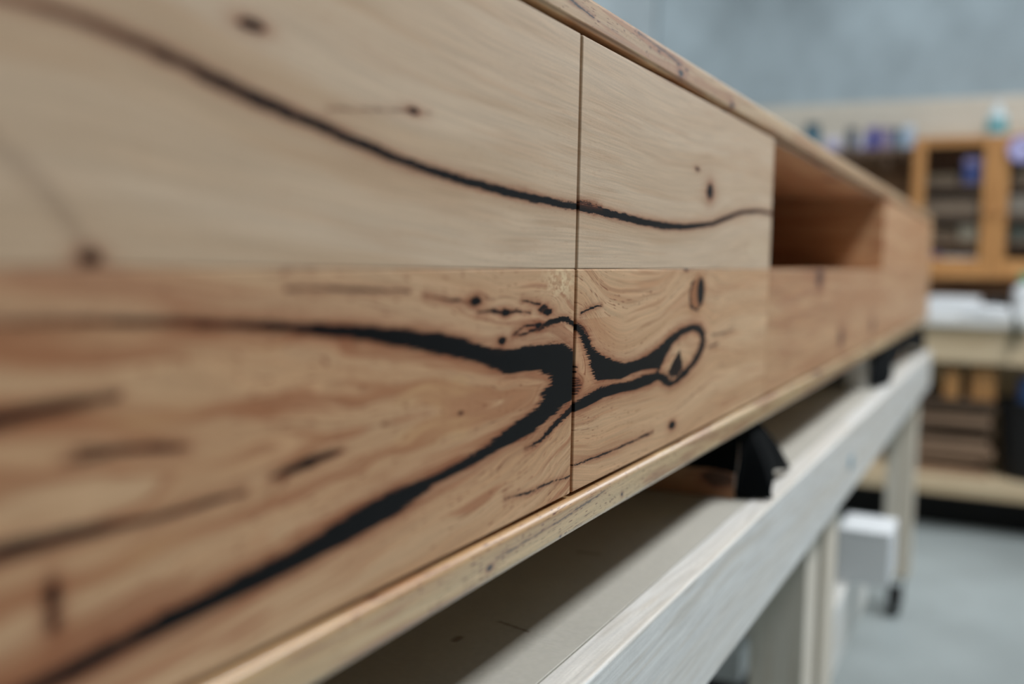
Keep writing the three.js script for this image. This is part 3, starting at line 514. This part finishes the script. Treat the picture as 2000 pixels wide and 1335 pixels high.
put('top_panel', board([CF + 0.021, 4.164], [CY1 - 0.018, CY1], [CZ0, CZ1], { grain: 'z' }), M.oak, cup); put('bottom_panel', board([CF + 0.021, 4.164], [CY0, CY0 + 0.018], [CZ0, CZ1], { grain: 'z' }), M.oak, cup);
for (const z of [CZ0, CZ1 - 0.018]) put('side_panel', board([CF + 0.021, 4.164], [CY0 + 0.0182, CY1 - 0.0182], [z, z + 0.018], { grain: 'y' }), M.oak, cup);
put('back_board', board([4.150, 4.164], [CY0 + 0.0182, CY1 - 0.0182], [CZ0 + 0.0182, CZ1 - 0.0182], { grain: 'y' }), M.oak, cup);
const SH = [0.245, 0.350, 0.475];
for (const y of SH) put('inner_shelf', board([CF + 0.03, 4.1495], [y - 0.016, y], [CZ0 + 0.0184, CZ1 - 0.0184], { grain: 'z' }), M.dark, cup);
const ZM = (0.088 + 0.170) / 2;
for (const [a, b, hinge] of [[CZ0, ZM - 0.001, 1], [ZM + 0.001, CZ1, -1]]) {
  const d = new THREE.Group(); d.name = 'door'; d.position.set(CF - cup.position.x, 0, (a + b) / 2 - cup.position.z); cup.add(d);
  for (const [s, e] of [[a, a + 0.048], [b - 0.042, b]]) put('stile', board([CF, CF + 0.02], [CY0, CY1], [s, e], { grain: 'y', r: 0.003 }), M.oak, d);
  put('rail', board([CF, CF + 0.02], [CY1 - 0.036, CY1], [a + 0.0482, b - 0.0422], { grain: 'z', r: 0.003 }), M.oak, d); put('rail', board([CF, CF + 0.02], [CY0, CY0 + 0.078], [a + 0.0482, b - 0.0422], { grain: 'z', r: 0.003 }), M.oak, d);
  put('pane', board([CF + 0.008, CF + 0.012], [CY0 + 0.0785, CY1 - 0.0365], [a + 0.0485, b - 0.0425], { r: 0.0003 }), M.glass, d);
  const kz = hinge > 0 ? b - 0.02 : a + 0.024; put('knob', lathe([[0, 0], [0.006, 0], [0.005, 0.010], [0.011, 0.016], [0.009, 0.022], [0, 0.023]], 0, 0, 0).rotateZ(Math.PI / 2).translate(CF - 0.0002, 0.36, kz), M.oak, d);
}
{ // inside the glazed cabinet
  const on = (i) => i < 0 ? CY0 + 0.0182 : SH[i] + 0.0002;
  const boxes = [
    [2, 0.012, 0.085, 0.105, 0x3a4c86, 0x8d87b4, 'blue and lavender carton on the top shelf in the glazed cabinet'], [2, -0.150, -0.010, 0.040, 0x6a5c4a, 0x75664f, 'flat brown carton on the top shelf in the glazed cabinet'],
    [1, -0.150, 0.080, 0.062, 0x7a6a58, 0x857463, 'wide brown carton on the second shelf from the top'], [0, -0.145, 0.000, 0.050, 0x5e4c39, 0x6a5842, 'brown carton beside the pale one in the glazed cabinet'],
    [0, 0.008, 0.078, 0.060, 0x8d8674, 0x9c9583, 'pale carton on the third shelf in the glazed cabinet'],
    [-1, -0.135, -0.062, 0.085, 0x8c4a3a, 0x7f6a90, 'red and purple carton at the bottom of the glazed cabinet'], [-1, -0.056, 0.078, 0.070, 0xc9ccd0, 0xdde0e2, 'white carton at the bottom of the glazed cabinet'],
    [2, 0.190, 0.330, 0.06, 0x6a5c4a, 0x75664f, 'brown carton behind the right-hand glazed door, upper shelf'], [1, 0.180, 0.340, 0.075, 0x8a8378, 0x9a9388, 'grey carton behind the right-hand glazed door'], [0, 0.190, 0.32, 0.055, 0x4a5148, 0x5a6158, 'dark green carton behind the right-hand glazed door'], [-1, 0.19, 0.35, 0.05, 0x4b4436, 0x5a5344, 'dark carton at the bottom behind the right-hand glazed door'],
  ];
  for (const [i, z0, z1, h, body, lid, label] of boxes) {
    const y = on(i), t = thing('carton', label, 'carton', [4.0, y, (z0 + z1) / 2], 'cartons in the glazed cabinet');
    put('carton_body', board([3.935, 4.09], [y, y + h * 0.72], [z0, z1], { r: 0.003 }), M.plain(body, 0.7), t); put('carton_lid', board([3.934, 4.091], [y + h * 0.72 + 0.0003, y + h], [z0 - 0.0008, z1 + 0.0008], { r: 0.003 }), M.plain(lid, 0.7), t);
  }
  const b = thing('bottle', 'pale blue bottle with a teal label on top of the glazed cabinet', 'bottle', [4.0, CY1 + 0.0002, 0.122]);
  put('bottle_body', lathe([[0, 0], [0.036, 0], [0.040, 0.006], [0.040, 0.075], [0.034, 0.098], [0.016, 0.112], [0.016, 0.126], [0, 0.126]], 4.0, CY1 + 0.0002, 0.122), M.plain(0xc6d9de, 0.3), b);
  put('bottle_label', new THREE.CylinderGeometry(0.0404, 0.0404, 0.05, 32, 1, true, Math.PI * 1.0, Math.PI).translate(4.0, CY1 + 0.045, 0.122), M.plain(0x5ba3ad, 0.5), b, 'teal label'); put('cap', cyl(4.0, CY1 + 0.134, 0.122, 0.018, 0.016), M.white, b);
  const r = thing('tape_roll', 'lavender tape roll hanging at the top of the right-hand glazed door', 'tape roll', [CF - 0.015, 0.565, 0.218]);
  const tr = new THREE.TorusGeometry(0.036, 0.015, 18, 44); tr.rotateY(Math.PI / 2); tr.scale(0.8, 1, 1); tr.translate(CF - 0.014, 0.600, 0.218); put('roll_body', tr, M.plain(0xa9a8dc, 0.6), r);
  put('hub', cyl(CF - 0.014, 0.600, 0.218, 0.0205, 0.018, 'x'), M.plain(0xc0c0e2, 0.6), r); put('hook', cyl(CF - 0.012, 0.639, 0.218, 0.003, 0.022, 'x'), M.steel, r);
}
// ---------------------------------------------------------------- outside the window
struct(slab('ground', [RX1 + TH + 0.001, 30], [FLOOR - 0.2, FLOOR - 0.02], [-12, 16], M.plain(0x9a9c98, 0.9), 3));

scene.traverse((o) => { if (o.isMesh) { o.castShadow = true; o.receiveShadow = true; } });
renderer.render(scene, camera);
